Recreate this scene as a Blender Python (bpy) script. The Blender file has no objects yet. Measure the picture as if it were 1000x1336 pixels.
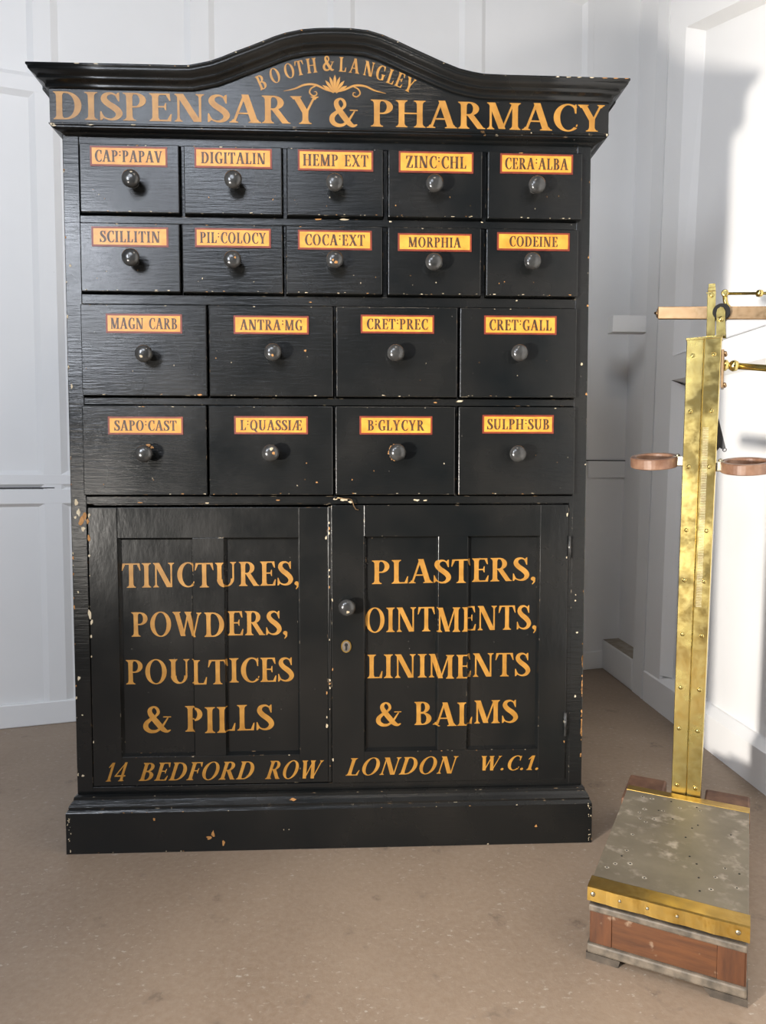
import bpy, bmesh, math, random
from mathutils import Vector, Matrix
from mathutils.geometry import delaunay_2d_cdt
random.seed(7)
C = bpy.context.scene
COL = C.collection
PI = math.pi

# ------------------------------------------------------------------ camera, world, lights, exposure
cam_d = bpy.data.cameras.new('camera')
cam = bpy.data.objects.new('camera', cam_d); COL.objects.link(cam)
cam.location = (0.0475, -1.728, 0.914)
cam.rotation_euler = (PI/2 - 0.0538, 0.0, -0.0437)
cam_d.sensor_fit = 'HORIZONTAL'; cam_d.sensor_width = 36.0
cam_d.lens = 930.0/1000.0*36.0
cam_d.clip_start = 0.02
C.camera = cam

vs = C.view_settings
vs.view_transform = 'Standard'; vs.look = 'None'; vs.gamma = 1.0
vs.use_curve_mapping = False
vs.exposure = 0.0

world = bpy.data.worlds.new('world'); C.world = world; world.use_nodes = True
wn = world.node_tree; wn.nodes.clear()
wo = wn.nodes.new('ShaderNodeOutputWorld'); wb = wn.nodes.new('ShaderNodeBackground')
wtc = wn.nodes.new('ShaderNodeTexCoord'); wsx = wn.nodes.new('ShaderNodeSeparateXYZ')
wr = wn.nodes.new('ShaderNodeValToRGB')
wmr = wn.nodes.new('ShaderNodeMapRange'); wmr.inputs[1].default_value = -1; wmr.inputs[2].default_value = 1
wn.links.new(wtc.outputs['Generated'], wsx.inputs[0]); wn.links.new(wsx.outputs['Z'], wmr.inputs[0])
wn.links.new(wmr.outputs[0], wr.inputs[0]); wn.links.new(wr.outputs[0], wb.inputs[0]); wn.links.new(wb.outputs[0], wo.inputs[0])
wr.color_ramp.elements[0].position = 0.42; wr.color_ramp.elements[0].color = (0.16, 0.12, 0.09, 1)
wr.color_ramp.elements[1].position = 0.75; wr.color_ramp.elements[1].color = (0.72, 0.77, 0.92, 1)
wb.inputs[1].default_value = 0.18

def aim(o, to):
    o.rotation_euler = (Vector(to) - o.location).to_track_quat('-Z', 'Y').to_euler()

def area(name, loc, to, sx, sy, power, col, spread=PI):
    d = bpy.data.lights.new(name, 'AREA'); d.shape = 'RECTANGLE'; d.size = sx; d.size_y = sy
    d.energy = power; d.color = col; d.spread = spread
    o = bpy.data.objects.new(name, d); COL.objects.link(o); o.location = loc; aim(o, to); return o

# the low lamp on the left that throws the cornice's shadow on the right wall
kd = bpy.data.lights.new('low_lamp', 'SPOT'); kd.energy = 840; kd.color = (1.0, 0.94, 0.86); kd.shadow_soft_size = 0.09
kd.spot_size = math.radians(86); kd.spot_blend = 1.0
key = bpy.data.objects.new('low_lamp', kd); COL.objects.link(key); key.location = (-1.60, -2.05, 0.62); aim(key, (1.25, -0.75, 1.0))
# daylight from the window high on the left
area('window_daylight', (-1.54, -2.20, 1.98), (-0.75, 0.9, 2.0), 0.45, 0.75, 46, (0.86, 0.91, 1.0))
# added bluish fill that brightens the right wall, no window known there
area('added_cool_fill', (-1.0, -3.3, 3.3), (1.25, 0.4, 1.2), 1.3, 1.0, 62, (0.82, 0.89, 1.0))
# added warm fill from overhead to lift the back wall and floor
cd_ = bpy.data.lights.new('added_warm_fill', 'POINT'); cd_.energy = 25; cd_.color = (1.0, 0.86, 0.70); cd_.shadow_soft_size = 0.15
cb = bpy.data.objects.new('added_warm_fill', cd_); COL.objects.link(cb); cb.location = (0.25, -1.3, 3.0)

# ------------------------------------------------------------------ node helpers
def new_mat(name):
    m = bpy.data.materials.new(name); m.use_nodes = True
    nt = m.node_tree; b = nt.nodes['Principled BSDF']
    return m, nt, b

def N(nt, t, **kw):
    n = nt.nodes.new(t)
    for k, v in kw.items(): setattr(n, k, v)
    return n

def objcoord(nt, scale=(1,1,1)):
    tc = N(nt, 'ShaderNodeTexCoord'); mp = N(nt, 'ShaderNodeMapping'); mp.inputs['Scale'].default_value = scale
    nt.links.new(tc.outputs['Object'], mp.inputs['Vector']); return mp.outputs['Vector']

def noise(nt, vec, scale, detail=4, rough=0.55):
    n = N(nt, 'ShaderNodeTexNoise'); n.inputs['Scale'].default_value = scale
    n.inputs['Detail'].default_value = detail; n.inputs['Roughness'].default_value = rough
    nt.links.new(vec, n.inputs['Vector']); return n.outputs['Fac']

def ramp(nt, fac, stops):
    r = N(nt, 'ShaderNodeValToRGB'); e = r.color_ramp.elements
    while len(e) < len(stops): e.new(0.5)
    for el, (p, c) in zip(e, stops):
        el.position = p; el.color = (c, c, c, 1) if isinstance(c, (int, float)) else (*c, 1)
    nt.links.new(fac, r.inputs[0]); return r.outputs[0]

def mix(nt, fac, a, b, mode='MIX'):
    m = N(nt, 'ShaderNodeMix', data_type='RGBA', blend_type=mode)
    for sock, v in ((m.inputs['Factor'], fac), (m.inputs['A'], a), (m.inputs['B'], b)):
        if isinstance(v, (int, float)): sock.default_value = v
        elif isinstance(v, tuple): sock.default_value = (*v, 1)
        else: nt.links.new(v, sock)
    return m.outputs['Result']

def bump(nt, b, h, strength, dist=0.002):
    n = N(nt, 'ShaderNodeBump'); n.inputs['Strength'].default_value = strength; n.inputs['Distance'].default_value = dist
    nt.links.new(h, n.inputs['Height']); nt.links.new(n.outputs[0], b.inputs['Normal'])

def mul(nt, a, b):
    n = N(nt, 'ShaderNodeMath', operation='MULTIPLY')
    for i, v in enumerate((a, b)):
        if isinstance(v, (int, float)): n.inputs[i].default_value = v
        else: nt.links.new(v, n.inputs[i])
    return n.outputs[0]

def edge_mask(nt, radius):
    bv = N(nt, 'ShaderNodeBevel'); bv.samples = 4; bv.inputs['Radius'].default_value = radius
    g = N(nt, 'ShaderNodeNewGeometry'); d = N(nt, 'ShaderNodeVectorMath', operation='DOT_PRODUCT')
    nt.links.new(bv.outputs[0], d.inputs[0]); nt.links.new(g.outputs['Normal'], d.inputs[1])
    s = N(nt, 'ShaderNodeMath', operation='SUBTRACT'); s.inputs[0].default_value = 1.0
    nt.links.new(d.outputs['Value'], s.inputs[1]); return s.outputs[0]

# ------------------------------------------------------------------ materials
def black_paint(name, grain=(14, 60, 160), wear=0.62):
    m, nt, b = new_mat(name)
    v = objcoord(nt); vg = objcoord(nt, grain)
    n1 = noise(nt, v, 5, 5); ng = noise(nt, vg, 1.0, 6, 0.6); n3 = noise(nt, v, 55, 3)
    base = ramp(nt, n1, [(0.3, (0.0045, 0.0058, 0.0064)), (0.7, (0.0105, 0.0101, 0.0092))])
    em = ramp(nt, edge_mask(nt, 0.0022), [(0.02, 0.0), (0.12, 1.0)])
    wn_ = ramp(nt, n3, [(wear, 0.0), (wear+0.05, 1.0)])
    wc = ramp(nt, noise(nt, v, 23, 2), [(0.42, (0.50, 0.42, 0.30)), (0.6, (0.30, 0.17, 0.07))])
    sp = ramp(nt, noise(nt, v, 120, 1), [(0.80, 0.0), (0.83, 0.35)])
    c1 = mix(nt, mul(nt, em, wn_), base, wc)
    c2 = mix(nt, sp, c1, (0.22, 0.2, 0.17))
    nt.links.new(c2, b.inputs['Base Color'])
    rr = ramp(nt, n1, [(0.25, 0.17), (0.8, 0.34)]); nt.links.new(rr, b.inputs['Roughness'])
    b.inputs['Specular IOR Level'].default_value = 0.38
    bump(nt, b, mix(nt, 0.30, ng, noise(nt, v, 13, 4)), 0.5, 0.002)
    return m

def flat_paint(name, c1, c2, scale=30, rough=0.5, br=0.05):
    m, nt, b = new_mat(name); v = objcoord(nt); n = noise(nt, v, scale, 4)
    nt.links.new(ramp(nt, n, [(0.3, c1), (0.72, c2)]), b.inputs['Base Color'])
    b.inputs['Roughness'].default_value = rough
    if br: bump(nt, b, n, br, 0.001)
    return m

M = {}
M['black'] = black_paint('black_paint')
M['black_door'] = black_paint('black_door_paint', (20, 60, 8), 0.64)
M['black_knob'] = flat_paint('black_knob_gloss', (0.018, 0.018, 0.018), (0.05, 0.05, 0.048), 40, 0.2, 0.02)
M['gold'] = flat_paint('orange_gold_lettering', (0.275, 0.122, 0.014), (0.40, 0.195, 0.033), 38, 0.42, 0.02)
M['label_ground'] = flat_paint('label_orange', (0.53, 0.205, 0.020), (0.66, 0.315, 0.042), 45, 0.4, 0.02)
M['label_border'] = flat_paint('label_red_border', (0.12, 0.014, 0.005), (0.20, 0.028, 0.008), 50, 0.45, 0.02)
M['label_ink'] = flat_paint('label_ink', (0.016, 0.010, 0.005), (0.10, 0.045, 0.012), 110, 0.45, 0)
M['chip_cream'] = flat_paint('bare_cream', (0.40, 0.32, 0.20), (0.56, 0.48, 0.35), 90, 0.7)
M['chip_wood'] = flat_paint('bare_orange_wood', (0.28, 0.125, 0.03), (0.42, 0.21, 0.07), 90, 0.7)
M['hole'] = flat_paint('dark_hole', (0.004, 0.004, 0.004), (0.006, 0.006, 0.006), 10, 0.9, 0)

def wall_paint(name, c1, c2):
    m, nt, b = new_mat(name); v = objcoord(nt)
    n = noise(nt, v, 1.3, 4); n2 = noise(nt, v, 26, 4)
    base = ramp(nt, n, [(0.3, c1), (0.7, c2)])
    dirt = ramp(nt, noise(nt, v, 60, 2), [(0.79, 0.0), (0.82, 0.5)])
    nt.links.new(mix(nt, dirt, base, (0.35, 0.32, 0.28)), b.inputs['Base Color'])
    b.inputs['Roughness'].default_value = 0.5
    bump(nt, b, n2, 0.12, 0.002); return m
M['wall'] = wall_paint('white_wall_paint', (0.74, 0.735, 0.72), (0.80, 0.795, 0.785))
M['wall_r'] = wall_paint('white_door_paint', (0.82, 0.81, 0.79), (0.86, 0.85, 0.84))

def floor_mat():
    m, nt, b = new_mat('worn_painted_concrete'); v = objcoord(nt)
    n1 = noise(nt, v, 2.2, 5); n2 = noise(nt, v, 75, 4, 0.65)
    base = ramp(nt, n1, [(0.3, (0.215, 0.153, 0.105)), (0.7, (0.285, 0.210, 0.148))])
    base = mix(nt, ramp(nt, n2, [(0.35, 0.0), (0.7, 0.25)]), base, (0.40, 0.33, 0.26))
    vs_ = objcoord(nt, (1.0, 1.7, 1)); fl = noise(nt, vs_, 60, 5, 0.65); msk = noise(nt, v, 7, 3)
    fleck = mul(nt, ramp(nt, fl, [(0.60, 0.0), (0.66, 1.0)]), ramp(nt, msk, [(0.38, 0.0), (0.60, 0.55)]))
    base = mix(nt, fleck, base, (0.52, 0.48, 0.41))
    dk = mul(nt, ramp(nt, noise(nt, v, 11, 3), [(0.63, 0.0), (0.70, 1.0)]), ramp(nt, n2, [(0.42, 0.1), (0.58, 0.75)]))
    base = mix(nt, dk, base, (0.15, 0.11, 0.08))
    nt.links.new(base, b.inputs['Base Color'])
    b.inputs['Roughness'].default_value = 0.55
    bump(nt, b, n2, 0.25, 0.002); return m
M['floor'] = floor_mat()

def brass(name, c1, c2, tarn, rough, scale=14):
    m, nt, b = new_mat(name); v = objcoord(nt)
    n = noise(nt, v, scale, 5, 0.6); n2 = noise(nt, v, scale*4, 3)
    base = ramp(nt, n2, [(0.3, c1), (0.7, c2)])
    t = ramp(nt, n, [(0.46, 0.0), (0.68, 0.75)])
    nt.links.new(mix(nt, t, base, tarn), b.inputs['Base Color'])
    b.inputs['Metallic'].default_value = 1.0
    nt.links.new(ramp(nt, n, [(0.4, rough), (0.7, rough+0.12)]), b.inputs['Roughness'])
    bump(nt, b, n, 0.05, 0.002); return m
M['brass'] = brass('polished_brass', (0.57, 0.43, 0.14), (0.66, 0.54, 0.22), (0.33, 0.28, 0.10), 0.175, 17)
M['brass_edge'] = brass('worn_brass_edging', (0.46, 0.285, 0.065), (0.57, 0.38, 0.11), (0.30, 0.20, 0.06), 0.30, 22)
M['copper'] = brass('worn_copper', (0.28, 0.18, 0.095), (0.36, 0.245, 0.14), (0.21, 0.13, 0.07), 0.28, 25)
M['steel'] = brass('old_steel_screw', (0.40, 0.36, 0.26), (0.50, 0.46, 0.35), (0.28, 0.25, 0.18), 0.30, 60)
M['handle'] = flat_paint('worn_brown_handle', (0.12, 0.052, 0.028), (0.24, 0.140, 0.09), 35, 0.4, 0.1)

def wood(name, c1, c2, grain):
    m, nt, b = new_mat(name); v = objcoord(nt, grain)
    n = noise(nt, v, 1.0, 6, 0.62); n2 = noise(nt, objcoord(nt), 30, 4)
    base = ramp(nt, n, [(0.3, c1), (0.7, c2)])
    base = mix(nt, ramp(nt, n2, [(0.62, 0.0), (0.70, 0.5)]), base, (0.30, 0.22, 0.15))
    nt.links.new(base, b.inputs['Base Color']); b.inputs['Roughness'].default_value = 0.5
    bump(nt, b, n, 0.15, 0.001); return m
M['mahogany'] = wood('mahogany', (0.046, 0.0145, 0.0035), (0.115, 0.039, 0.0095), (9, 60, 90))
M['mahogany_v'] = wood('mahogany_upright', (0.042, 0.013, 0.0035), (0.095, 0.031, 0.008), (60, 60, 9))
M['greywood'] = flat_paint('grimy_grey_moulding', (0.050, 0.041, 0.030), (0.165, 0.132, 0.098), 45, 0.6, 0.2)
M['dust'] = flat_paint('dusty_ledge', (0.22, 0.18, 0.13), (0.38, 0.33, 0.27), 25, 0.8, 0.1)
M['footwood'] = flat_paint('dark_foot', (0.022, 0.017, 0.012), (0.075, 0.058, 0.042), 45, 0.65, 0.2)  # darker tone than the mouldings, for the feet
M['rearwood'] = flat_paint('worn_red_brown_base', (0.075, 0.028, 0.014), (0.19, 0.095, 0.052), 28, 0.6, 0.15)
M['blackcloth'] = flat_paint('black_leather', (0.008, 0.008, 0.01), (0.02, 0.02, 0.022), 40, 0.6)

def platform_mat():
    m, nt, b = new_mat('scuffed_grey_platform'); v = objcoord(nt)
    n1 = noise(nt, v, 9, 5); n2 = noise(nt, v, 40, 4)
    base = ramp(nt, n1, [(0.3, (0.115, 0.095, 0.066)), (0.7, (0.19, 0.16, 0.112))])
    scuff = mul(nt, ramp(nt, n2, [(0.50, 0.0), (0.68, 0.75)]), ramp(nt, noise(nt, v, 14, 3), [(0.46, 0.0), (0.60, 1.0)]))
    nt.links.new(mix(nt, scuff, base, (0.42, 0.36, 0.29)), b.inputs['Base Color'])
    b.inputs['Roughness'].default_value = 0.5; b.inputs['Metallic'].default_value = 0.1
    bump(nt, b, n2, 0.15, 0.002); return m
M['platform'] = platform_mat()

# ------------------------------------------------------------------ mesh helpers
def tagm(bm, f0, mi):
    for f in list(bm.faces)[f0:]: f.material_index = mi

def box(bm, x0, x1, y0, y1, z0, z1, mi=0, mat=None, bev=0.0):
    t = bmesh.new()
    vs_ = [t.verts.new((x, y, z)) for x in (x0, x1) for y in (y0, y1) for z in (z0, z1)]
    for q in ((0,1,3,2), (4,6,7,5), (0,4,5,1), (2,3,7,6), (0,2,6,4), (1,5,7,3)):
        t.faces.new([vs_[i] for i in q])
    bmesh.ops.recalc_face_normals(t, faces=t.faces)
    if bev: bmesh.ops.bevel(t, geom=list(t.edges), offset=bev, segments=2, affect='EDGES', profile=0.5)
    merge(bm, t, mi, mat)

def merge(bm, t, mi=0, mat=None):
    if mat is not None: t.transform(mat)
    vm = {v: bm.verts.new(v.co) for v in t.verts}
    for f in t.faces:
        try:
            nf = bm.faces.new([vm[v] for v in f.verts]); nf.material_index = mi; nf.smooth = f.smooth
        except ValueError: pass
    t.free()

def poly(bm, pts, mi=0):
    f = bm.faces.new([bm.verts.new(p) for p in pts]); f.material_index = mi; return f

def prism(bm, pts, d, mi=0):
    """polygon pts (3-D) extruded by vector d"""
    t = bmesh.new(); a = [t.verts.new(p) for p in pts]; b = [t.verts.new(Vector(p)+Vector(d)) for p in pts]
    t.faces.new(a); t.faces.new(b[::-1])
    for i in range(len(a)): t.faces.new((a[i], b[i], b[(i+1) % len(a)], a[(i+1) % len(a)]))
    bmesh.ops.recalc_face_normals(t, faces=t.faces); merge(bm, t, mi)

def lathe(bm, prof, origin, axis, seg=28, mi=0):
    """prof = (distance along axis, radius)"""
    ax = Vector(axis).normalized(); rot = ax.to_track_quat('Z', 'Y').to_matrix().to_4x4()
    t = bmesh.new(); rings = []
    for h, r in prof:
        rings.append([t.verts.new((r*math.cos(2*PI*k/seg), r*math.sin(2*PI*k/seg), h)) for k in range(seg)])
    for a, b in zip(rings, rings[1:]):
        for k in range(seg):
            f = t.faces.new((a[k], a[(k+1) % seg], b[(k+1) % seg], b[k])); f.smooth = True
    t.faces.new(rings[0][::-1]); t.faces.new(rings[-1])
    bmesh.ops.recalc_face_normals(t, faces=t.faces)
    merge(bm, t, mi, Matrix.Translation(origin) @ rot)

def tube(bm, pts, r, seg=10, mi=0):
    pts = [Vector(p) for p in pts]; rings = []
    t = bmesh.new()
    for i, p in enumerate(pts):
        d = (pts[min(i+1, len(pts)-1)] - pts[max(i-1, 0)]).normalized()
        q = d.to_track_quat('Z', 'Y').to_matrix()
        rings.append([t.verts.new(p + q @ Vector((r*math.cos(2*PI*k/seg), r*math.sin(2*PI*k/seg), 0))) for k in range(seg)])
    for a, b in zip(rings, rings[1:]):
        for k in range(seg):
            f = t.faces.new((a[k], a[(k+1) % seg], b[(k+1) % seg], b[k])); f.smooth = True
    t.faces.new(rings[0][::-1]); t.faces.new(rings[-1])
    bmesh.ops.recalc_face_normals(t, faces=t.faces); merge(bm, t, mi)

def obj(name, bm, mats, parent=None, loc=None):
    me = bpy.data.meshes.new(name); bm.to_mesh(me); bm.free()
    for m in (mats if isinstance(mats, (list, tuple)) else [mats]): me.materials.append(M[m])
    o = bpy.data.objects.new(name, me); COL.objects.link(o)
    if parent is not None:                                 # parts of the cabinet are modelled in world coordinates
        o.parent = parent; root = parent
        while root.parent: root = root.parent
        me.transform(Matrix.Translation(-root.location))
    return o

def thing(name, label, cat, loc):
    o = bpy.data.objects.new(name, None); COL.objects.link(o); o.location = loc
    o.empty_display_size = 0.1
    o['label'] = label; o['category'] = cat; return o

def struct(name, bm, mats, label=None):
    o = obj(name, bm, mats); o['kind'] = 'structure'
    if label: o['label'] = label
    return o

def blob(bm, x, z, y, r, mi, asp=1.0, ax='y', n=9):
    """an irregular flake of missing paint lying on a face"""
    pts = []
    for k in range(n):
        a = -2*PI*k/n; rr = r*random.uniform(0.45, 1.1)
        dx, dz = rr*math.cos(a), rr*math.sin(a)*asp
        pts.append((x+dx, y, z+dz))
    poly(bm, pts, mi)

# ------------------------------------------------------------------ roman capitals, cap height 1
def ring_arc(cx, cy, ro, ri, a0, a1, n=22, icx=None, icy=None):
    icx = cx if icx is None else icx; icy = cy if icy is None else icy
    out = []
    for k in range(n):
        a, b = math.radians(a0+(a1-a0)*k/n), math.radians(a0+(a1-a0)*(k+1)/n)
        o = lambda t: (cx+ro[0]*math.cos(t), cy+ro[1]*math.sin(t))
        i = lambda t: (icx+ri[0]*math.cos(t), icy+ri[1]*math.sin(t))
        out.append([o(a), o(b), i(b), i(a)])
    return out

def rib(pts, n=8):
    """ribbon through (x, y, width) points, Catmull-Rom"""
    P = [Vector(p) for p in pts]; P = [2*P[0]-P[1]] + P + [2*P[-1]-P[-2]]
    S = []
    for i in range(1, len(P)-2):
        for k in range(n):
            t = k/n
            S.append(0.5*((2*P[i]) + (P[i+1]-P[i-1])*t + (2*P[i-1]-5*P[i]+4*P[i+1]-P[i+2])*t*t + (3*P[i]-P[i-1]-3*P[i+1]+P[i+2])*t**3))
    S.append(P[-2])
    L = []; R = []
    for i, s in enumerate(S):
        d = S[min(i+1, len(S)-1)] - S[max(i-1, 0)]; l = math.hypot(d.x, d.y) or 1
        nx, ny = -d.y/l, d.x/l; w = max(s.z, 0.012)/2
        L.append((s.x+nx*w, s.y+ny*w)); R.append((s.x-nx*w, s.y-ny*w))
    return [[L[i], L[i+1], R[i+1], R[i]] for i in range(len(S)-1)]

T, t_ = 0.168, 0.055
def foot(x, w, y=0.0, up=1, s=0.085):
    h = w/2
    P = [(x-h-s, 0), (x+h+s, 0), (x+h+s, .028), (x+h+.03, .055), (x+h, .12), (x-h, .12), (x-h-.03, .055), (x-h-s, .028)]
    return [[(px, y+up*py) for px, py in P]]
def stem(x, w=T, y0=0.0, y1=1.0, b=True, tp=True, s=0.085):
    p = [[(x-w/2, y0), (x+w/2, y0), (x+w*.46, (y0+y1)/2), (x+w/2, y1), (x-w/2, y1), (x-w*.46, (y0+y1)/2)]]
    if b: p += foot(x, w, y0, 1, s)
    if tp: p += foot(x, w, y1, -1, s)
    return p
def diag(x0, y0, x1, y1, w): return [[(x0-w/2, y0), (x0+w/2, y0), (x1+w/2, y1), (x1-w/2, y1)]]
def bar(x0, x1, y, w=t_): return [[(x0, y-w/2), (x1, y-w/2), (x1, y+w/2), (x0, y+w/2)]]
def arm(x0, x1, y, up, h=0.26):
    """horizontal arm at the top (up=-1) or foot (up=1) ending in a wedge"""
    return [[(x0, y), (x1-.015, y), (x1-.02, y+up*t_), (x0, y+up*t_)],
            [(x1-.12, y+up*t_*.9), (x1-.02, y), (x1+.005, y+up*h), (x1-.03, y+up*h)]]
def bowl(x0, xc, cy, rx, ry, th=T):
    q = ring_arc(xc, cy, (rx, ry), (rx-th, ry-t_), -90, 90)
    return q + [[(x0, cy+ry-t_), (xc, cy+ry-t_), (xc, cy+ry), (x0, cy+ry)], [(x0, cy-ry), (xc, cy-ry), (xc, cy-ry+t_), (x0, cy-ry+t_)]]
S_ = rib([(.50,.80,.03),(.44,.90,.05),(.32,.965,.07),(.17,.91,.13),(.13,.76,.17),(.22,.61,.19),(.38,.47,.20),(.49,.34,.19),(.52,.21,.17),(.44,.08,.12),(.29,.032,.07),(.14,.09,.05),(.075,.21,.03)]) + [[(.50,.68),(.53,.68),(.53,1.0),(.49,.99),(.42,.90)], [(.055,.32),(.025,.32),(.02,0),(.07,.01),(.13,.10)]]
def Oring(cx, rx): return ring_arc(cx, .5, (rx, .52), (rx-T, .52-t_*.8), 0, 360, 40)
GLY = {
 'A': (.80, diag(.10, 0, .385, 1.0, .075)+diag(.66, 0, .40, 1.02, .19)+bar(.2, .58, .34)+foot(.10, .07)+foot(.66, .17)),
 'B': (.68, stem(.18, s=.07)+bowl(.18, .32, .755, .265, .245)+bowl(.18, .33, .27, .32, .27, .185)),
 'C': (.70, ring_arc(.44, .5, (.40, .52), (.40-T, .465), 48, 312, 30, .455)+[[(.64,.66),(.68,.66),(.68,1.0),(.65,1.0),(.60,.90)],[(.70,.16),(.72,.24),(.69,.26),(.66,.17)]]),
 'D': (.80, stem(.18, s=.07)+bowl(.18, .34, .5, .42, .5, .18)),
 'E': (.62, stem(.18, s=.07)+arm(.18, .58, 1, -1)+arm(.18, .61, 0, 1)+bar(.2, .45, .52)+[[(.44,.40),(.47,.39),(.47,.66),(.44,.65),(.40,.52)]]),
 'F': (.58, stem(.18, s=.08)+arm(.18, .57, 1, -1)+bar(.2, .43, .52)+[[(.43,.38),(.46,.37),(.46,.67),(.43,.66),(.39,.52)]]),
 'G': (.78, ring_arc(.44, .5, (.40, .52), (.40-T, .465), 48, 300, 30, .455)+[[(.64,.68),(.68,.68),(.68,1.0),(.65,1.0),(.60,.90)]]+stem(.645, .16, .03, .42, False, True, .07)),
 'H': (.86, stem(.18, s=.075)+stem(.68, s=.075)+bar(.18, .68, .52)),
 'I': (.36, stem(.18)),
 'L': (.60, stem(.18, s=.08)+arm(.18, .59, 0, 1, .30)),
 'M': (1.0, stem(.14, .065, s=.07)+diag(.46, .02, .17, 1, .19)+diag(.47, .02, .77, 1, .06)+stem(.82, T, s=.07)),
 'N': (.86, stem(.14, .065, s=.07)+diag(.64, .0, .17, 1, .20)+stem(.71, .065, 0, 1, False, True, .08)),
 'O': (.84, Oring(.42, .39)),
 'Q': (.84, Oring(.42, .39)+rib([(.36,.16,.05),(.50,.10,.12),(.66,-.10,.14),(.84,-.14,.04)])),
 'P': (.65, stem(.18)+bowl(.18, .33, .735, .29, .265)),
 'R': (.76, stem(.18, s=.075)+bowl(.18, .33, .745, .275, .255)+diag(.66, 0, .36, .52, .19)+[[(.56,0),(.78,0),(.78,.03),(.70,.06),(.60,.08)]]),
 'S': (.58, S_),
 'T': (.70, stem(.35, T, 0, 1, True, False)+[[(.03,1-t_),(.67,1-t_),(.67,1),(.03,1)],[(.03,1),(.0,.70),(.03,.70),(.13,1-t_),(.13,1)],[(.67,1),(.57,1),(.57,1-t_),(.67,.70),(.70,.70)]]),
 'U': (.82, stem(.18, T, .30, 1, False, True, .07)+stem(.66, .065, .30, 1, False, True, .08)+ring_arc(.39, .32, (.3025, .335), (.14, .27), 180, 360, 20, .4325)),
 'V': (.80, diag(.40, 0, .14, 1, .19)+diag(.41, 0, .66, 1, .065)+foot(.14, .17, 1, -1)+foot(.66, .06, 1, -1)),
 'W': (1.16, diag(.38, 0, .14, 1, .18)+diag(.39, 0, .58, 1, .06)+diag(.80, 0, .56, 1, .18)+diag(.81, 0, 1.02, 1, .06)+foot(.14, .16, 1, -1, .07)+foot(.57, .16, 1, -1, .05)+foot(1.02, .05, 1, -1, .07)),
 'X': (.80, diag(.66, 0, .16, 1, .19)+diag(.12, 0, .64, 1, .065)+foot(.66, .17, 0, 1, .06)+foot(.12, .06)+foot(.16, .17, 1, -1, .06)+foot(.64, .06, 1, -1)),
 'Y': (.78, stem(.39, T, 0, .5, True, False)+diag(.39, .42, .14, 1, .18)+diag(.43, .44, .64, 1, .065)+foot(.14, .16, 1, -1, .07)+foot(.64, .05, 1, -1, .08)),
 'Z': (.68, diag(.13, .0, .55, 1, .19)+[[(.04,1-t_),(.62,1-t_),(.62,1),(.04,1)],[(.04,0),(.64,0),(.64,t_),(.04,t_)],[(.04,1),(.05,.72),(.08,.72),(.16,1)],[(.64,0),(.64,.30),(.61,.30),(.52,0)]]),
 'Æ': (1.06, diag(.08, 0, .50, 1.0, .075)+stem(.60, .17, s=.06)+bar(.22, .6, .34)+foot(.08, .06, 0, 1, .06)+arm(.46, 1.0, 1, -1)+arm(.6, 1.03, 0, 1)+bar(.6, .87, .52)+[[(.86,.40),(.89,.39),(.89,.66),(.86,.65),(.82,.52)]]),
 '&': (.92, rib([(.86,.56,.04),(.78,.42,.06),(.66,.22,.08),(.48,.05,.10),(.28,.04,.14),(.14,.16,.17),(.14,.34,.16),(.28,.50,.12),(.44,.62,.09),(.54,.76,.10),(.50,.92,.10),(.39,.985,.07),(.28,.90,.13),(.27,.76,.16),(.36,.58,.19),(.52,.34,.20),(.68,.12,.18),(.82,.03,.11),(.94,.08,.04)])+[[(.70,.57),(.96,.57),(.96,.61),(.70,.61)]]),
 '.': (.26, [[(.13+.085*math.cos(k*PI/5), .08+.085*math.sin(k*PI/5)) for k in range(10)]]),
 ',': (.26, [[(.13+.085*math.cos(k*PI/5), .08+.085*math.sin(k*PI/5)) for k in range(10)]]+[[(.21,.07),(.20,-.06),(.11,-.17),(.09,-.14),(.14,-.05),(.10,.02)]]),
 ':': (.24, [[(.12,.50),(.19,.58),(.12,.66),(.05,.58)],[(.12,.80),(.19,.88),(.12,.96),(.05,.88)]]),
 '1': (.46, stem(.24, .17, 0, 1, True, False)+[[(.16,1),(.24,1),(.24,.9),(.04,.72),(.02,.76)]]),
 '4': (.72, stem(.50, .17, 0, 1, True, False)+[[(.58,1),(.47,1),(.02,.30),(.02,.24),(.12,.30),(.45,.86)],[(.02,.24),(.70,.24),(.70,.32),(.02,.32)]]),
 ' ': (.42, []),
}
def union(polys):
    """overlapping strokes merged into one flat shape without overlaps"""
    vs_, fs = [], []
    for p in polys:
        ar = sum(p[i][0]*p[(i+1) % len(p)][1]-p[(i+1) % len(p)][0]*p[i][1] for i in range(len(p)))
        if abs(ar) < 1e-7: continue
        p = p if ar > 0 else p[::-1]
        fs.append(list(range(len(vs_), len(vs_)+len(p)))); vs_ += [Vector(q) for q in p]
    v, e, f, ov, oe, of = delaunay_2d_cdt(vs_, [], fs, 0, 1e-5)
    return [[(v[i].x, v[i].y) for i in t] for t, o in zip(f, of) if o]

def text_polys(s, sp=0.055, bold=0.0):
    """polygons of a word at cap height 1 starting at x = 0"""
    out = []; x = 0.0
    for ch in s:
        w, ps = GLY[ch]
        out += [[(px+x, py) for px, py in p] for p in ps]
        if bold: out += [[(px+x+bold, py) for px, py in p] for p in ps]
        x += w+sp+bold
    xs = [p[0] for q in out for p in q]; a, b = min(xs), max(xs)
    return union([[(px-a, py) for px, py in p] for p in out]), b-a

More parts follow.
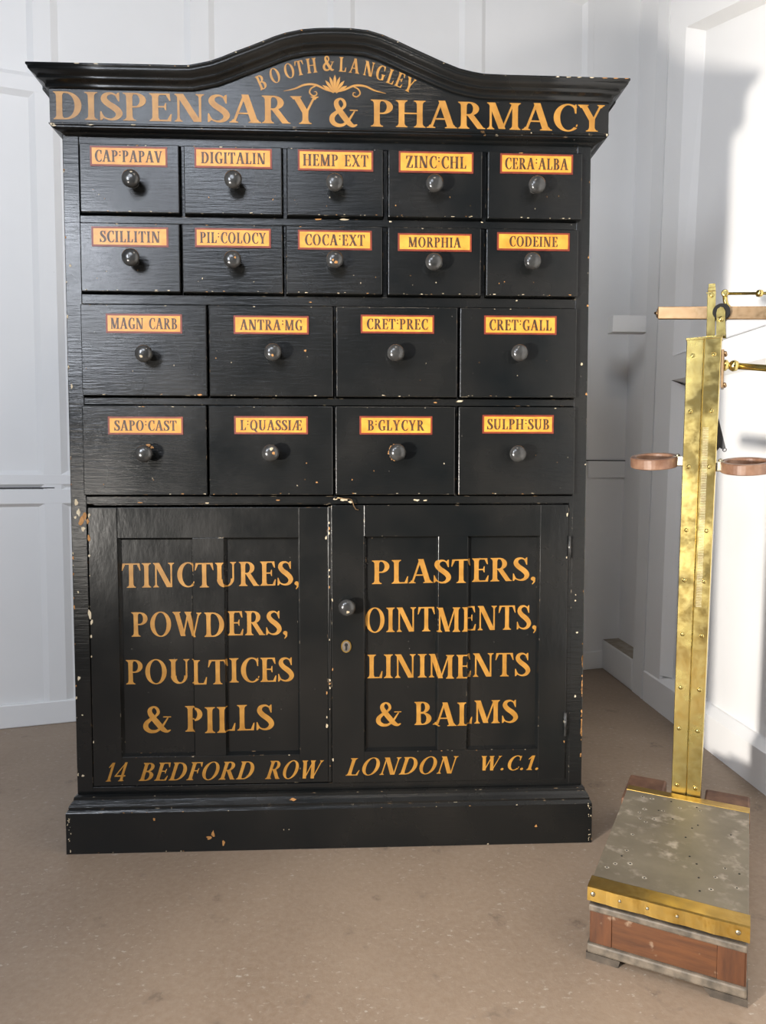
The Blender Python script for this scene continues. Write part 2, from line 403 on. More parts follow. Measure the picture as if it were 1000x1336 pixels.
def letter(bm, s, x0, z0, x1, z1, h, y, mi=0, slant=0.0, sp=0.055, bold=0.0):
    ps, w = text_polys(s, sp, bold)
    k = (x1-x0-slant*h)/w
    for p in ps:
        q = []
        for px, py in p:
            X = x0+px*k+slant*py*h; q.append((X, y, z0+(z1-z0)*(px/w)+py*h))
        ar = sum(q[i][0]*q[(i+1) % len(q)][2]-q[(i+1) % len(q)][0]*q[i][2] for i in range(len(q)))
        if abs(ar) < 1e-12: continue
        poly(bm, q if ar > 0 else q[::-1], mi)

# ------------------------------------------------------------------ the setting
bm = bmesh.new(); box(bm, -3.6, 1.9, -4.2, 2.4, -0.06, 0.0)
struct('floor', bm, 'floor')

WO = Vector((-1.219, 0.8475, 0)); WD = Vector((0.9614, 0.2753, 0)); WN = Vector((0.2753, -0.9614, 0))
WM = Matrix(((WD.x, WN.x, 0, WO.x), (WD.y, WN.y, 0, WO.y), (0, 0, 1, 0), (0, 0, 0, 1)))   # (s, out of the wall, z)

def strip(bm, s0, s1, z0, z1, d=0.012, sl=0.022, both=True):
    """a stile or rail with moulded, sloping edges, standing d in front of the panels"""
    t = bmesh.new()
    vertical = (z1-z0) > (s1-s0)
    a = [(s0, 0, z0), (s1, 0, z0), (s1, 0, z1), (s0, 0, z1)]
    if vertical: b = [(s0+sl, d, z0), (s1-sl, d, z0), (s1-sl, d, z1), (s0+sl, d, z1)]
    else: b = [(s0, d, z0+sl), (s1, d, z0+sl), (s1, d, z1-sl), (s0, d, z1-sl)]
    A = [t.verts.new(p) for p in a]; B = [t.verts.new(p) for p in b]
    t.faces.new(B)
    for i in range(4): t.faces.new((A[i], A[(i+1) % 4], B[(i+1) % 4], B[i]))
    bmesh.ops.recalc_face_normals(t, faces=t.faces)
    merge(bm, t, 0, WM)

bm = bmesh.new()
box(bm, -2.2, 2.78, -0.08, 0.0, -0.02, 3.25, 0, WM)
for a, b in ((-0.42, -0.30), (0.145, 0.245), (0.675, 0.785), (1.222, 1.335), (1.788, 1.91), (2.385, 2.46)):
    strip(bm, a, b, 0.05, 3.25)
box(bm, 2.44, 2.78, 0.0, 0.0118, 0.0, 3.25, 0, WM)
strip(bm, -2.2, 2.38, 0.795, 0.868, 0.0125, 0.012)
strip(bm, -2.2, 2.38, 0.860, 0.925, 0.0130, 0.016)
strip(bm, -2.2, 0.18, 2.225, 2.31, 0.0125, 0.018)
strip(bm, 1.83, 2.44, 2.985, 3.12, 0.0125, 0.018)
box(bm, 2.44, 2.70, 0.0, 0.019, 0.895, 0.972, 0, WM)
struct('wall_back', bm, 'wall')
bm = bmesh.new(); box(bm, 2.40, 2.66, 0.010, 0.0195, 0.9722, 0.9765, 0, WM); box(bm, -2.2, 0.20, 0.006, 0.0134, 0.8615, 0.8645, 0, WM)
struct('dark_gap_line', bm, 'hole')  # black strips stand in for the dark gaps between the panels
bm = bmesh.new(); box(bm, -2.2, 2.62, 0.0, 0.016, 0.0, 0.085, 0, WM, 0.004)
for s_, z_ in ((0.03, 0.060), (0.19, 0.052)): pass
struct('baseboard_back', bm, 'wall')

K = 0.02                               # the right wall leans outward a little
def RX(x, z): return x + K*z
def rbox(bm, x0, x1, y0, y1, z0, z1, mi=0):
    t = bmesh.new(); vs_ = [t.verts.new((RX(x, z), y, z)) for x in (x0, x1) for y in (y0, y1) for z in (z0, z1)]
    for q in ((0,1,3,2), (4,6,7,5), (0,4,5,1), (2,3,7,6), (0,2,6,4), (1,5,7,3)): t.faces.new([vs_[i] for i in q])
    bmesh.ops.recalc_face_normals(t, faces=t.faces); merge(bm, t, mi)
def rquad(bm, pts): # (x, y, z) -> sheared
    poly(bm, [(RX(x, z), y, z) for x, y, z in pts])

X0 = 1.225
bm = bmesh.new()
rbox(bm, 1.258, 1.34, -2.2, 1.068, -0.01, 3.25)             # panels of the big door and the wall behind them
rbox(bm, 1.305, 1.40, 1.06, 1.75, -0.01, 3.25)              # recessed strip by the corner
struct('wall_right', bm, 'wall_r')

# frame of the panelled right side: hanging stile, rails with moulded edges
bm = bmesh.new()
def rail_poly(bm, yz, d=0.0):
    prism(bm, [(RX(X0+d, z), y, z) for y, z in yz], (0.034-d, 0, 0))
def zr(y): return 2.327 + (y-0.437)*0.392                  # lower edge of the sloping top rail
rail_poly(bm, [(1.066, 0.12), (0.925, 0.12), (0.925, 3.2), (1.066, 3.2)])
rail_poly(bm, [(0.925, zr(0.925)+.03), (-2.2, zr(-2.2)+.03), (-2.2, 3.2), (0.925, 3.2)])
rail_poly(bm, [(0.925, 1.265), (0.86, 1.262), (-2.2, 1.19), (-2.2, 1.30), (0.86, 1.352), (0.925, 1.355)])
# sloping mouldings from the frame down to the panels
def slope(bm, p, q, pi, qi): rquad(bm, [(X0, *p), (X0, *q), (X0+.033, *qi), (X0+.033, *pi)])
slope(bm, (0.925, 0.14), (0.925, 1.265), (0.885, 0.14), (0.872, 1.235))
slope(bm, (0.925, 1.355), (0.925, zr(.925)+.03), (0.86, 1.37), (0.835, zr(.835)))
slope(bm, (0.925, zr(.925)+.03), (-2.2, zr(-2.2)+.03), (0.835, zr(.835)), (-2.2, zr(-2.2)))
slope(bm, (0.925, 1.355), (-2.2, 1.30), (0.86, 1.37), (-2.2, 1.315))
slope(bm, (0.925, 1.265), (-2.2, 1.19), (0.872, 1.245), (-2.2, 1.17))
struct('door_1', bm, 'wall_r')
bm = bmesh.new()
rbox(bm, 1.2235, 1.32, 1.074, 1.180, 0.0, 3.25)             # post the door is hung on
rbox(bm, 1.2215, 1.2235, 1.076, 1.088, 0.0, 0.15)
struct('trim_1', bm, 'wall')
bm = bmesh.new(); rbox(bm, 1.085, 1.235, 1.178, 1.235, 1.494, 1.560)
struct('trim_2', bm, 'wall')
bm = bmesh.new()
t = bmesh.new(); box(t, 1.222, 1.335, 1.181, 1.62, 0.0, 0.136, bev=0.006)
merge(bm, t)
poly(bm, [(1.225, 1.184, 0.1364), (1.333, 1.184, 0.1364), (1.333, 1.6, 0.1364), (1.225, 1.6, 0.1364)], 1)
struct('baseboard_corner', bm, ['wall', 'dust'])
bm = bmesh.new()
box(bm, 1.221, 1.275, -2.2, 1.062, 0.0, 0.118)
prism(bm, [(1.221, 1.062, 0.118), (1.275, 1.062, 0.118), (1.275, 1.062, 0.140), (1.252, 1.062, 0.138)], (0, -3.262, 0))
struct('baseboard_right', bm, 'wall_r')
bm = bmesh.new()
for z0, z1 in ((0.03, 1.262), (1.36, 2.62), (2.72, 3.1)): rbox(bm, 1.2325, 1.30, 1.0665, 1.0738, z0, z1)
struct('trim_3', bm, 'hole')

# ------------------------------------------------------------------ the apothecary cabinet
DRAWERS = [  # x0, z0, x1, z1 of the front, text, label rectangle, knob centre
    (-0.5798, 1.5198, -0.352, 1.6749, 'CAP:PAPAV', (-0.5547, 1.6236, -0.3785, 1.6693), (-0.4546, 1.5856)),
    (-0.3414, 1.5198, -0.1144, 1.6749, 'DIGITALIN', (-0.3159, 1.6243, -0.1371, 1.6696), (-0.223, 1.588)),
    (-0.1028, 1.5198, 0.1225, 1.6749, 'HEMP EXT', (-0.0766, 1.6226, 0.0994, 1.6699), (0.0098, 1.5852)),
    (0.1352, 1.5198, 0.3578, 1.6749, 'ZINC:CHL', (0.1597, 1.6221, 0.3364, 1.6709), (0.2419, 1.5875)),
    (0.3715, 1.5198, 0.5977, 1.6749, 'CERA:ALBA', (0.4003, 1.624, 0.5747, 1.6702), (0.4823, 1.5882)),
    (-0.5821, 1.3386, -0.353, 1.4963, 'SCILLITIN', (-0.5551, 1.4414, -0.3791, 1.4869), (-0.458, 1.4092)),
    (-0.3477, 1.3386, -0.114, 1.4963, 'PIL:COLOCY', (-0.3174, 1.4429, -0.1411, 1.4869), (-0.2268, 1.407)),
    (-0.1059, 1.3386, 0.1207, 1.4963, 'COCA:EXT', (-0.0777, 1.4408, 0.096, 1.4859), (0.0092, 1.41)),
    (0.1345, 1.3386, 0.3564, 1.4963, 'MORPHIA', (0.1578, 1.4404, 0.3334, 1.4819), (0.2408, 1.4078)),
    (0.3693, 1.3386, 0.5912, 1.4963, 'CODEINE', (0.3945, 1.4453, 0.5694, 1.4873), (0.4735, 1.4125)),
    (-0.5852, 1.0972, -0.2937, 1.3099, 'MAGN CARB', (-0.5265, 1.2427, -0.3503, 1.2874), (-0.4325, 1.1908)),
    (-0.2883, 1.0972, 0.0033, 1.3099, 'ANTRA:MG', (-0.2301, 1.243, -0.0537, 1.2859), (-0.1355, 1.1965)),
    (0.0113, 1.0972, 0.3007, 1.3099, 'CRET:PREC', (0.0696, 1.2473, 0.2445, 1.2907), (0.1516, 1.1968)),
    (0.3072, 1.0972, 0.5897, 1.3099, 'CRET:GALL', (0.3648, 1.2471, 0.5403, 1.2916), (0.4449, 1.199)),
    (-0.5869, 0.8628, -0.2968, 1.0746, 'SAPO:CAST', (-0.5266, 1.0061, -0.3515, 1.0484), (-0.4366, 0.96)),
    (-0.2914, 0.8628, 0.0024, 1.0746, 'L:QUASSIÆ', (-0.2314, 1.0077, -0.0568, 1.0503), (-0.1428, 0.9622)),
    (0.0086, 0.8628, 0.2965, 1.0746, 'B:GLYCYR', (0.0663, 1.0075, 0.2412, 1.0514), (0.1554, 0.9643)),
    (0.3051, 0.8628, 0.5897, 1.0746, 'SULPH:SUB', (0.3624, 1.0106, 0.5363, 1.0553), (0.4437, 0.9611)),
]
TEXT = {   # x at the left foot, z there, x at the right foot, z there, cap height
    'DISPENSARY': (-0.6284, 1.7187, -0.0272, 1.7201, 0.0618),
    'frieze&': (-0.0025, 1.7172, 0.0631, 1.716, 0.0624),
    'PHARMACY': (0.0933, 1.7175, 0.6431, 1.7165, 0.0608),
    'TINCTURES,': (-0.508, 0.6384, -0.0821, 0.6422, 0.0592),
    'POWDERS,': (-0.4874, 0.5191, -0.1108, 0.52, 0.0596),
    'POULTICES': (-0.5024, 0.4019, -0.0956, 0.4042, 0.0600),
    '& PILLS': (-0.4635, 0.2821, -0.1451, 0.2836, 0.0638),
    '14': (-0.5545, 0.1664, -0.4939, 0.1671, 0.0466),
    'BEDFORD': (-0.4736, 0.1667, -0.1868, 0.166, 0.0445),
    'ROW': (-0.1673, 0.1657, -0.0228, 0.1648, 0.0452),
    'PLASTERS,': (0.0963, 0.6434, 0.5014, 0.6499, 0.0581),
    'OINTMENTS,': (0.0798, 0.5238, 0.5048, 0.5281, 0.0605),
    'LINIMENTS': (0.0846, 0.4095, 0.4908, 0.4101, 0.0589),
    '& BALMS': (0.106, 0.2893, 0.4612, 0.2924, 0.0584),
    'LONDON': (0.0301, 0.1704, 0.3108, 0.1711, 0.0435),
    'W.C.1.': (0.3566, 0.1771, 0.5214, 0.176, 0.0366),
}
ARC = [  # letter, x, z of its foot centre
    ('B', -0.1515, 1.7983),
    ('O', -0.1216, 1.8135),
    ('O', -0.0899, 1.8245),
    ('T', -0.0671, 1.831),
    ('H', -0.0407, 1.8367),
    ('&', -0.0037, 1.8428),
    ('L', 0.028, 1.8409),
    ('A', 0.0545, 1.8382),
    ('N', 0.0863, 1.8329),
    ('G', 0.1129, 1.8249),
    ('L', 0.1359, 1.8169),
    ('E', 0.1555, 1.8105),
    ('Y', 0.1768, 1.8006),
]
LEFT_DOOR = (-0.5813, 0.1548, -0.012, 0.8331)
LEFT_PANELS = [(-0.5127, 0.2273, -0.3358, 0.7594), (-0.2611, 0.2247, -0.0812, 0.7603)]
RIGHT_DOOR = (-0.0026, 0.1521, 0.578, 0.8375)
RIGHT_PANELS = [(0.0769, 0.2293, 0.2581, 0.7609), (0.3303, 0.2308, 0.509, 0.7627)]
DOOR_KNOB = (0.0352, 0.5933)
KEYHOLE = (0.0329, 0.4932)
HINGES = [(0.5765, 0.7047, 0.5832, 0.7615), (0.5721, 0.2629, 0.5789, 0.3211)]
ARCH = [  # x, z along the top edge of the cornice
    (-0.3154, 1.8262),
    (-0.2916, 1.8311),
    (-0.266, 1.837),
    (-0.2404, 1.8465),
    (-0.2113, 1.8586),
    (-0.1806, 1.8704),
    (-0.1497, 1.8828),
    (-0.124, 1.8934),
    (-0.1001, 1.9015),
    (-0.063, 1.91),
    (-0.0263, 1.9138),
    (0.0098, 1.9152),
    (0.0476, 1.9154),
    (0.0856, 1.9122),
    (0.1202, 1.9031),
    (0.1548, 1.8898),
    (0.1896, 1.8747),
    (0.2244, 1.8605),
    (0.2594, 1.8462),
    (0.2944, 1.8336),
    (0.3225, 1.8275),
    (0.3506, 1.8231),
]
# tips (-0.6728, 1.8251) (0.6983, 1.8211)

cab = thing('pharmacy_cabinet', 'tall black apothecary cabinet with gold lettering, labelled drawers and two panelled doors', 'cabinet', (0.0, 0.17, 0.0))
YB = 0.38
# carcass: sides, back, front frame
bm = bmesh.new()
box(bm, -0.622, -0.600, 0.021, YB, 0.09, 1.705); box(bm, 0.600, 0.622, 0.021, YB, 0.09, 1.705)
box(bm, -0.600, 0.600, YB-0.012, YB, 0.02, 1.705)
box(bm, -0.600, 0.600, 0.02, YB-0.012, 0.10, 0.12)
box(bm, -0.600, 0.600, 0.02, YB-0.012, 0.838, 0.853)
for x0, x1 in ((-0.6225, -0.5845), (0.5885, 0.6225)): box(bm, x0, x1, 0.0, 0.022, 0.09, 1.705, bev=0.002)
prism(bm, [(0.575, 0.0002, 0.10), (0.589, 0.0002, 0.10), (0.589, 0.0002, 0.850), (0.5805, 0.0002, 0.850)], (0, 0.02, 0))
box(bm, -0.584, 0.588, 0.0012, 0.022, 1.6785, 1.706)
for za, zb in ((1.499, 1.517), (1.3125, 1.3355), (1.0775, 1.0945), (0.841, 0.860)):
    box(bm, -0.586, 0.590, 0.0006, 0.020, za, zb, bev=0.0015)
box(bm, -0.586, 0.590, 0.0006, 0.020, 0.10, 0.1505, bev=0.0015)
def divide(rows, z0, z1):
    for a, b in zip(rows, rows[1:]): box(bm, a[2]+0.002, b[0]-0.002, 0.003, 0.020, z0, z1)
divide(DRAWERS[0:5], 1.517, 1.679); divide(DRAWERS[5:10], 1.335, 1.500)
divide(DRAWERS[10:14], 1.094, 1.313); divide(DRAWERS[14:18], 0.860, 1.078)
# bare patches seen along the frame: x, z, radius, slot, aspect
for x, z, r, mi, asp in ((-0.604, 0.822, 0.007, 1, 1.8), (-0.598, 0.800, 0.008, 2, 2.0), (-0.590, 0.815, 0.006, 2, 2.2), (-0.594, 0.783, 0.006, 1, 1.5),
        (-0.609, 0.845, 0.006, 1, 1.6), (-0.612, 0.81, 0.004, 1, 1.0), (0.030, 0.851, 0.012, 1, 0.4), (0.008, 0.853, 0.006, 1, 0.5), (0.043, 0.846, 0.006, 1, 0.6),
        (0.205, 0.8495, 0.012, 1, 0.25), (0.225, 0.849, 0.006, 1, 0.3), (-0.13, 0.850, 0.007, 2, 0.3), (-0.30, 0.8435, 0.006, 1, 0.3), (-0.46, 0.845, 0.008, 2, 0.2),
        (-0.05, 1.3215, 0.007, 2, 0.25), (0.445, 1.330, 0.003, 1, 0.6), (0.36, 1.514, 0.004, 1, 0.6), (0.14, 1.512, 0.004, 1, 0.5),
        (-0.03, 1.515, 0.01, 2, 0.25), (0.03, 1.516, 0.012, 1, 0.2), (0.31, 1.0885, 0.01, 1, 0.25), (0.25, 1.085, 0.006, 2, 0.3),
        (-0.61, 1.40, 0.003, 1, 1.5), (-0.613, 1.12, 0.003, 1, 2), (-0.609, 0.63, 0.003, 1, 1), (-0.612, 0.42, 0.004, 1, 1.6), (-0.606, 0.33, 0.003, 1, 1), (-0.608, 0.18, 0.004, 1, 0.8),
        (0.605, 0.52, 0.004, 1, 0.8), (0.603, 0.36, 0.003, 1, 1.5), (0.607, 1.18, 0.003, 1, 1.4), (0.600, 0.60, 0.0025, 1, 0.9), (0.600, 0.615, 0.002, 1, 1)):
    blob(bm, x, z, -0.0008, r, mi, asp)
for k in range(34):                                        # chipped right and left corners
    z = random.uniform(0.16, 1.66); s_ = random.choice((-1, 1))
    blob(bm, s_*0.6195, z, -0.0008, random.uniform(0.001, 0.0028), random.choice((1, 2, 2)), random.uniform(1.0, 2.6))
for k in range(22): blob(bm, 0.6198, random.uniform(0.24, 0.46), -0.0008, random.uniform(0.0012, 0.0026), 2, random.uniform(1.5, 4))
obj('carcass', bm, ['black', 'chip_cream', 'chip_wood'], cab)

# base plinth with a sloped top moulding
def hoop(bm, prof, xl, xr, yf, yb, z, mi=0, smooth=False):
    """a moulding along the front with mitred returns; prof = (outward, height)"""
    rows = []
    for o, h in prof:
        rows.append([bm.verts.new(p) for p in ((xl-o, yb, z+h), (xl-o, yf-o, z+h), (xr+o, yf-o, z+h), (xr+o, yb, z+h))])
    for a, b in zip(rows, rows[1:]):
        for k in range(3):
            f = bm.faces.new((a[k], a[k+1], b[k+1], b[k])); f.material_index = mi; f.smooth = smooth
bm = bmesh.new()
hoop(bm, [(-0.02, 0.0), (0.018, 0.0), (0.018, 0.099), (0.015, 0.105), (0.0125, 0.107), (0.013, 0.112), (0.009, 0.121), (0.0045, 0.126), (0.003, 0.133), (-0.004, 0.136)], -0.622, 0.622, -0.012, YB, 0.0)
box(bm, -0.60, 0.60, 0.0, YB-.02, 0.0, 0.09)
for x, z, r, mi, asp in ((-0.098, 0.124, 0.009, 2, 0.5), (-0.30, 0.034, 0.007, 2, 0.8), (-0.29, 0.044, 0.005, 2, 2.0), (-0.265, 0.022, 0.004, 2, 2.4), (0.50, 0.046, 0.0045, 2, 1),
        (-0.43, 0.082, 0.004, 2, 1.4), (-0.12, 0.05, 0.0015, 1, 1), (-0.107, 0.05, 0.0015, 1, 1)):
    blob(bm, x, z, -0.0312 if z < .1 else -0.029, r, mi, asp)
for k in range(26): blob(bm, random.choice((-1, 1))*random.uniform(0.628, 0.638), random.uniform(0.005, 0.10), -0.0312, random.uniform(0.0008, 0.0022), 1, random.uniform(0.6, 2))
for k in range(16): blob(bm, random.uniform(-0.63, 0.63), random.choice((0.100, 0.003)), -0.0312, random.uniform(0.001, 0.003), random.choice((1, 2)), 0.4)
obj('plinth', bm, ['black', 'chip_cream', 'chip_wood'], cab)

# frieze board with its arched head, and the moulding under it
FL_, FR_ = -0.637, 0.653
arch = [(-0.638, 1.8251), (-0.5, 1.8253), (-0.40, 1.8256), (-0.345, 1.8256)] + ARCH + [(0.40, 1.8222), (0.5, 1.8219), (0.653, 1.8211)]
nor = []
for i, p in enumerate(arch):
    a, b = arch[max(i-1, 0)], arch[min(i+1, len(arch)-1)]
    dx, dz = b[0]-a[0], b[1]-a[1]; l = math.hypot(dx, dz); nor.append((-dz/l, dx/l))
CH = 0.0385
bm = bmesh.new()
low = [(p[0]-n[0]*CH, p[1]-n[1]*CH) for p, n in zip(arch, nor)]
low[0] = (FL_, low[0][1]); low[-1] = (FR_, low[-1][1])
fb = [(x, -0.03, z) for x, z in low]; fk = [(x, 0.0, z) for x, z in low]
vb = [bm.verts.new((x, -0.03, 1.7125)) for x, z in low]; vt = [bm.verts.new(p) for p in fb]
for i in range(len(low)-1): bm.faces.new((vb[i], vb[i+1], vt[i+1], vt[i]))
box(bm, FL_, FR_, -0.0299, YB, 1.7125, 1.7780)
prism(bm, [(x, -0.0295, z) for x, z in [(FL_, 1.75)]+[(a[0]-n[0]*.004, a[1]-n[1]*.004) for a, n in zip(arch, nor)]+[(FR_, 1.75)]], (0, 0.03, 0))
obj('frieze', bm, 'black', cab)
frieze = [o for o in cab.children if o.name.startswith('frieze')][0]

bm = bmesh.new()
hoop(bm, [(-0.02, 0.0), (0.0285, 0.0), (0.0285, -0.003), (0.0245, -0.0045), (0.0245, -0.0075), (0.018, -0.0105), (0.010, -0.0125), (0.006, -0.0155), (0.002, -0.0175), (-0.01, -0.0175)], -0.612, 0.626, -0.0, YB, 1.7128)
for x, z, r, mi, asp in ((-0.629, 1.706, 0.006, 1, 0.8), (-0.634, 1.7085, 0.004, 1, 0.9), (0.650, 1.7105, 0.003, 1, 1.3), (-0.45, 1.7105, 0.006, 1, 0.25), (-0.545, 1.709, 0.006, 1, 0.25), (0.47, 1.7115, 0.002, 1, 1)):
    blob(bm, x, z, -0.0292, r, mi, asp)
obj('frieze_moulding', bm, ['black', 'chip_cream'], cab)

prof = [(-0.03, 0.0002), (0.030, 0.0), (0.036, 0.0002), (0.0365, 0.0055), (0.0325, 0.0075), (0.0335, 0.0105), (0.0325, 0.0145), (0.0285, 0.0195), (0.0225, 0.0235), (0.0195, 0.0265),
        (0.0205, 0.0290), (0.0175, 0.0315), (0.0125, 0.0335), (0.0085, 0.0370), (0.0065, 0.0400), (0.0072, 0.0430), (0.0050, 0.0470), (0.0, 0.0480), (-0.004, 0.0480)]
prof = [(o, d*0.81) for o, d in prof]
bm = bmesh.new(); rows = []
for o, d in prof:
    pts = [(FL_-o, YB, 1.8251-d)]
    for i, (p, n) in enumerate(zip(arch, nor)):
        x, z = p[0]-n[0]*d, p[1]-n[1]*d
        if i == 0: x, z = FL_-o, 1.8251-d
        if i == len(arch)-1: x, z = FR_+o, 1.8211-d
        pts.append((x, -0.03-o, z))
    pts.append((FR_+o, YB, 1.8211-d)); rows.append([bm.verts.new(p) for p in pts])
for a, b in zip(rows, rows[1:]):
    for k in range(len(a)-1):
        f = bm.faces.new((a[k], b[k], b[k+1], a[k+1])); f.smooth = 1 <= k < len(a)-2
box(bm, FL_-.028, FR_+.028, 0.002, YB, 1.800, 1.8205)
for k in range(26):
    i = random.randrange(1, len(arch)-1); x, z = arch[i]; n = nor[i]; blob(bm, x-n[0]*.003+random.uniform(-.01, .01)*0, z-n[1]*.003, -0.0672, random.uniform(.0012, .003), random.choice((1, 1, 2)), 0.5)
for x in (0.52, 0.545, 0.57, 0.60, 0.63, 0.655, 0.68, -0.52, -0.56): blob(bm, x, 1.8235 if x < 0 else 1.8195, -0.0672, 0.007, 2 if x > .6 else 1, 0.2)
obj('cornice', bm, ['black', 'chip_cream', 'chip_wood'], cab)

# painted lettering on the frieze
bm = bmesh.new()
for key_, s in (('DISPENSARY', 'DISPENSARY'), ('frieze&', '&'), ('PHARMACY', 'PHARMACY')):
    x0, z0, x1, z1, h = TEXT[key_]; letter(bm, s, x0, z0, x1, z1, h, -0.0305, sp=0.03)
cx_, cz_ = 0.0105, 1.70
for i, (ch, x, z) in enumerate(ARC):
    ang = -math.atan2(x-cx_, 0.36)*0.98
    ps, w = text_polys(ch, bold=0.02); h = 0.0325; z -= 0.002
    for p in ps:
        q = []
        for px, py in p:
            a, b = (px-w/2)*h*0.86, py*h
            q.append((x+a*math.cos(ang)-b*math.sin(ang), -0.0305, z+a*math.sin(ang)+b*math.cos(ang)))
        ar = sum(q[k][0]*q[(k+1) % len(q)][2]-q[(k+1) % len(q)][0]*q[k][2] for k in range(len(q)))
        if abs(ar) > 1e-12: poly(bm, q if ar > 0 else q[::-1])
obj('lettering', bm, 'gold', frieze)
# palmette with two scrolls
bm = bmesh.new(); orn = []
def ribbon(pts):
    for q in rib(pts):
        orn.append(q)
def _flush():
    for q in union([[(a*100, b*100) for a, b in q] for q in orn]):
        q = [(a/100, b/100) for a, b in q]
        q3 = [(a, -0.0305, b) for a, b in q]
        ar = sum(q[k][0]*q[(k+1) % len(q)][1]-q[(k+1) % len(q)][0]*q[k][1] for k in range(len(q)))
        if abs(ar) > 1e-13: poly(bm, q3 if ar > 0 else q3[::-1])
_rib = rib
def rib(pts, n=8):                                         # metric widths for the ornament
    big = [(x*100, z*100, w*100) for x, z, w in pts]
    return [[(a/100, b/100) for a, b in q] for q in _rib(big, n)]
oz = 1.7885; ox = 0.0105
for a in (-56, -36, -17, 0, 17, 36, 56):
    L_ = 0.043 - abs(a)*0.00016; r = math.radians(a); dx, dz = math.sin(r), math.cos(r)
    ribbon([(ox+dx*.004, oz+dz*.004, .0012), (ox+dx*L_*.35, oz+dz*L_*.4, .0044), (ox+dx*L_*.7, oz+dz*L_*.75, .0064), (ox+dx*L_, oz+dz*L_, .0006)])
for s_ in (-1, 1):
    ribbon([(ox+s_*.004, oz+.004, .001), (ox+s_*.022, oz+.010, .004), (ox+s_*.046, oz+.020, .0046), (ox+s_*.070, oz+.019, .0044), (ox+s_*.092, oz+.010, .0034), (ox+s_*.118, oz+.004, .0008)])
    ribbon([(ox+s_*.040, oz+.019, .002), (ox+s_*.054, oz+.012, .0032), (ox+s_*.058, oz+.002, .0034), (ox+s_*.050, oz-.005, .003), (ox+s_*.042, oz-.002, .0026), (ox+s_*.043, oz+.004, .0022), (ox+s_*.048, oz+.004, .001)])
_flush()
obj('palmette', bm, 'gold', frieze)
rib = _rib

# drawers
KP = [(0.0, 0.0115), (0.004, 0.0115), (0.006, 0.0095), (0.012, 0.0078), (0.016, 0.0100), (0.019, 0.0150), (0.0235, 0.0190), (0.0285, 0.0205), (0.0335, 0.0192), (0.0375, 0.0150), (0.0398, 0.0085), (0.0405, 0.0)]
KP = KP[:-1] + [(0.0404, 0.003)]
def knob(parent, x, z, y, chips=()):
    bm = bmesh.new()
    lathe(bm, [(a, b) for a, b in KP], (x, y, z), (0, -1, 0), 28)
    mats = ['black_knob', 'chip_cream', 'chip_wood']
    for kx, kz, r, mi in chips:
        # a worn patch following the ball of the knob
        t = bmesh.new(); g = []
        for a in range(10):
            rr = r*random.uniform(.6, 1.1); px, pz = kx+rr*math.cos(a*PI/5), kz+rr*math.sin(a*PI/5)
            q = max(0.0208**2-px*px-pz*pz, 1e-6); g.append(t.verts.new((x+px, y-0.0283-0.62*math.sqrt(q), z+pz)))
        q = max(0.0208**2-kx*kx-kz*kz, 1e-6); c = t.verts.new((x+kx, y-0.0286-0.62*math.sqrt(q), z+kz))
        for a in range(10): t.faces.new((g[a], g[(a+1) % 10], c))
        merge(bm, t, mi)
    return obj('knob', bm, mats, parent)

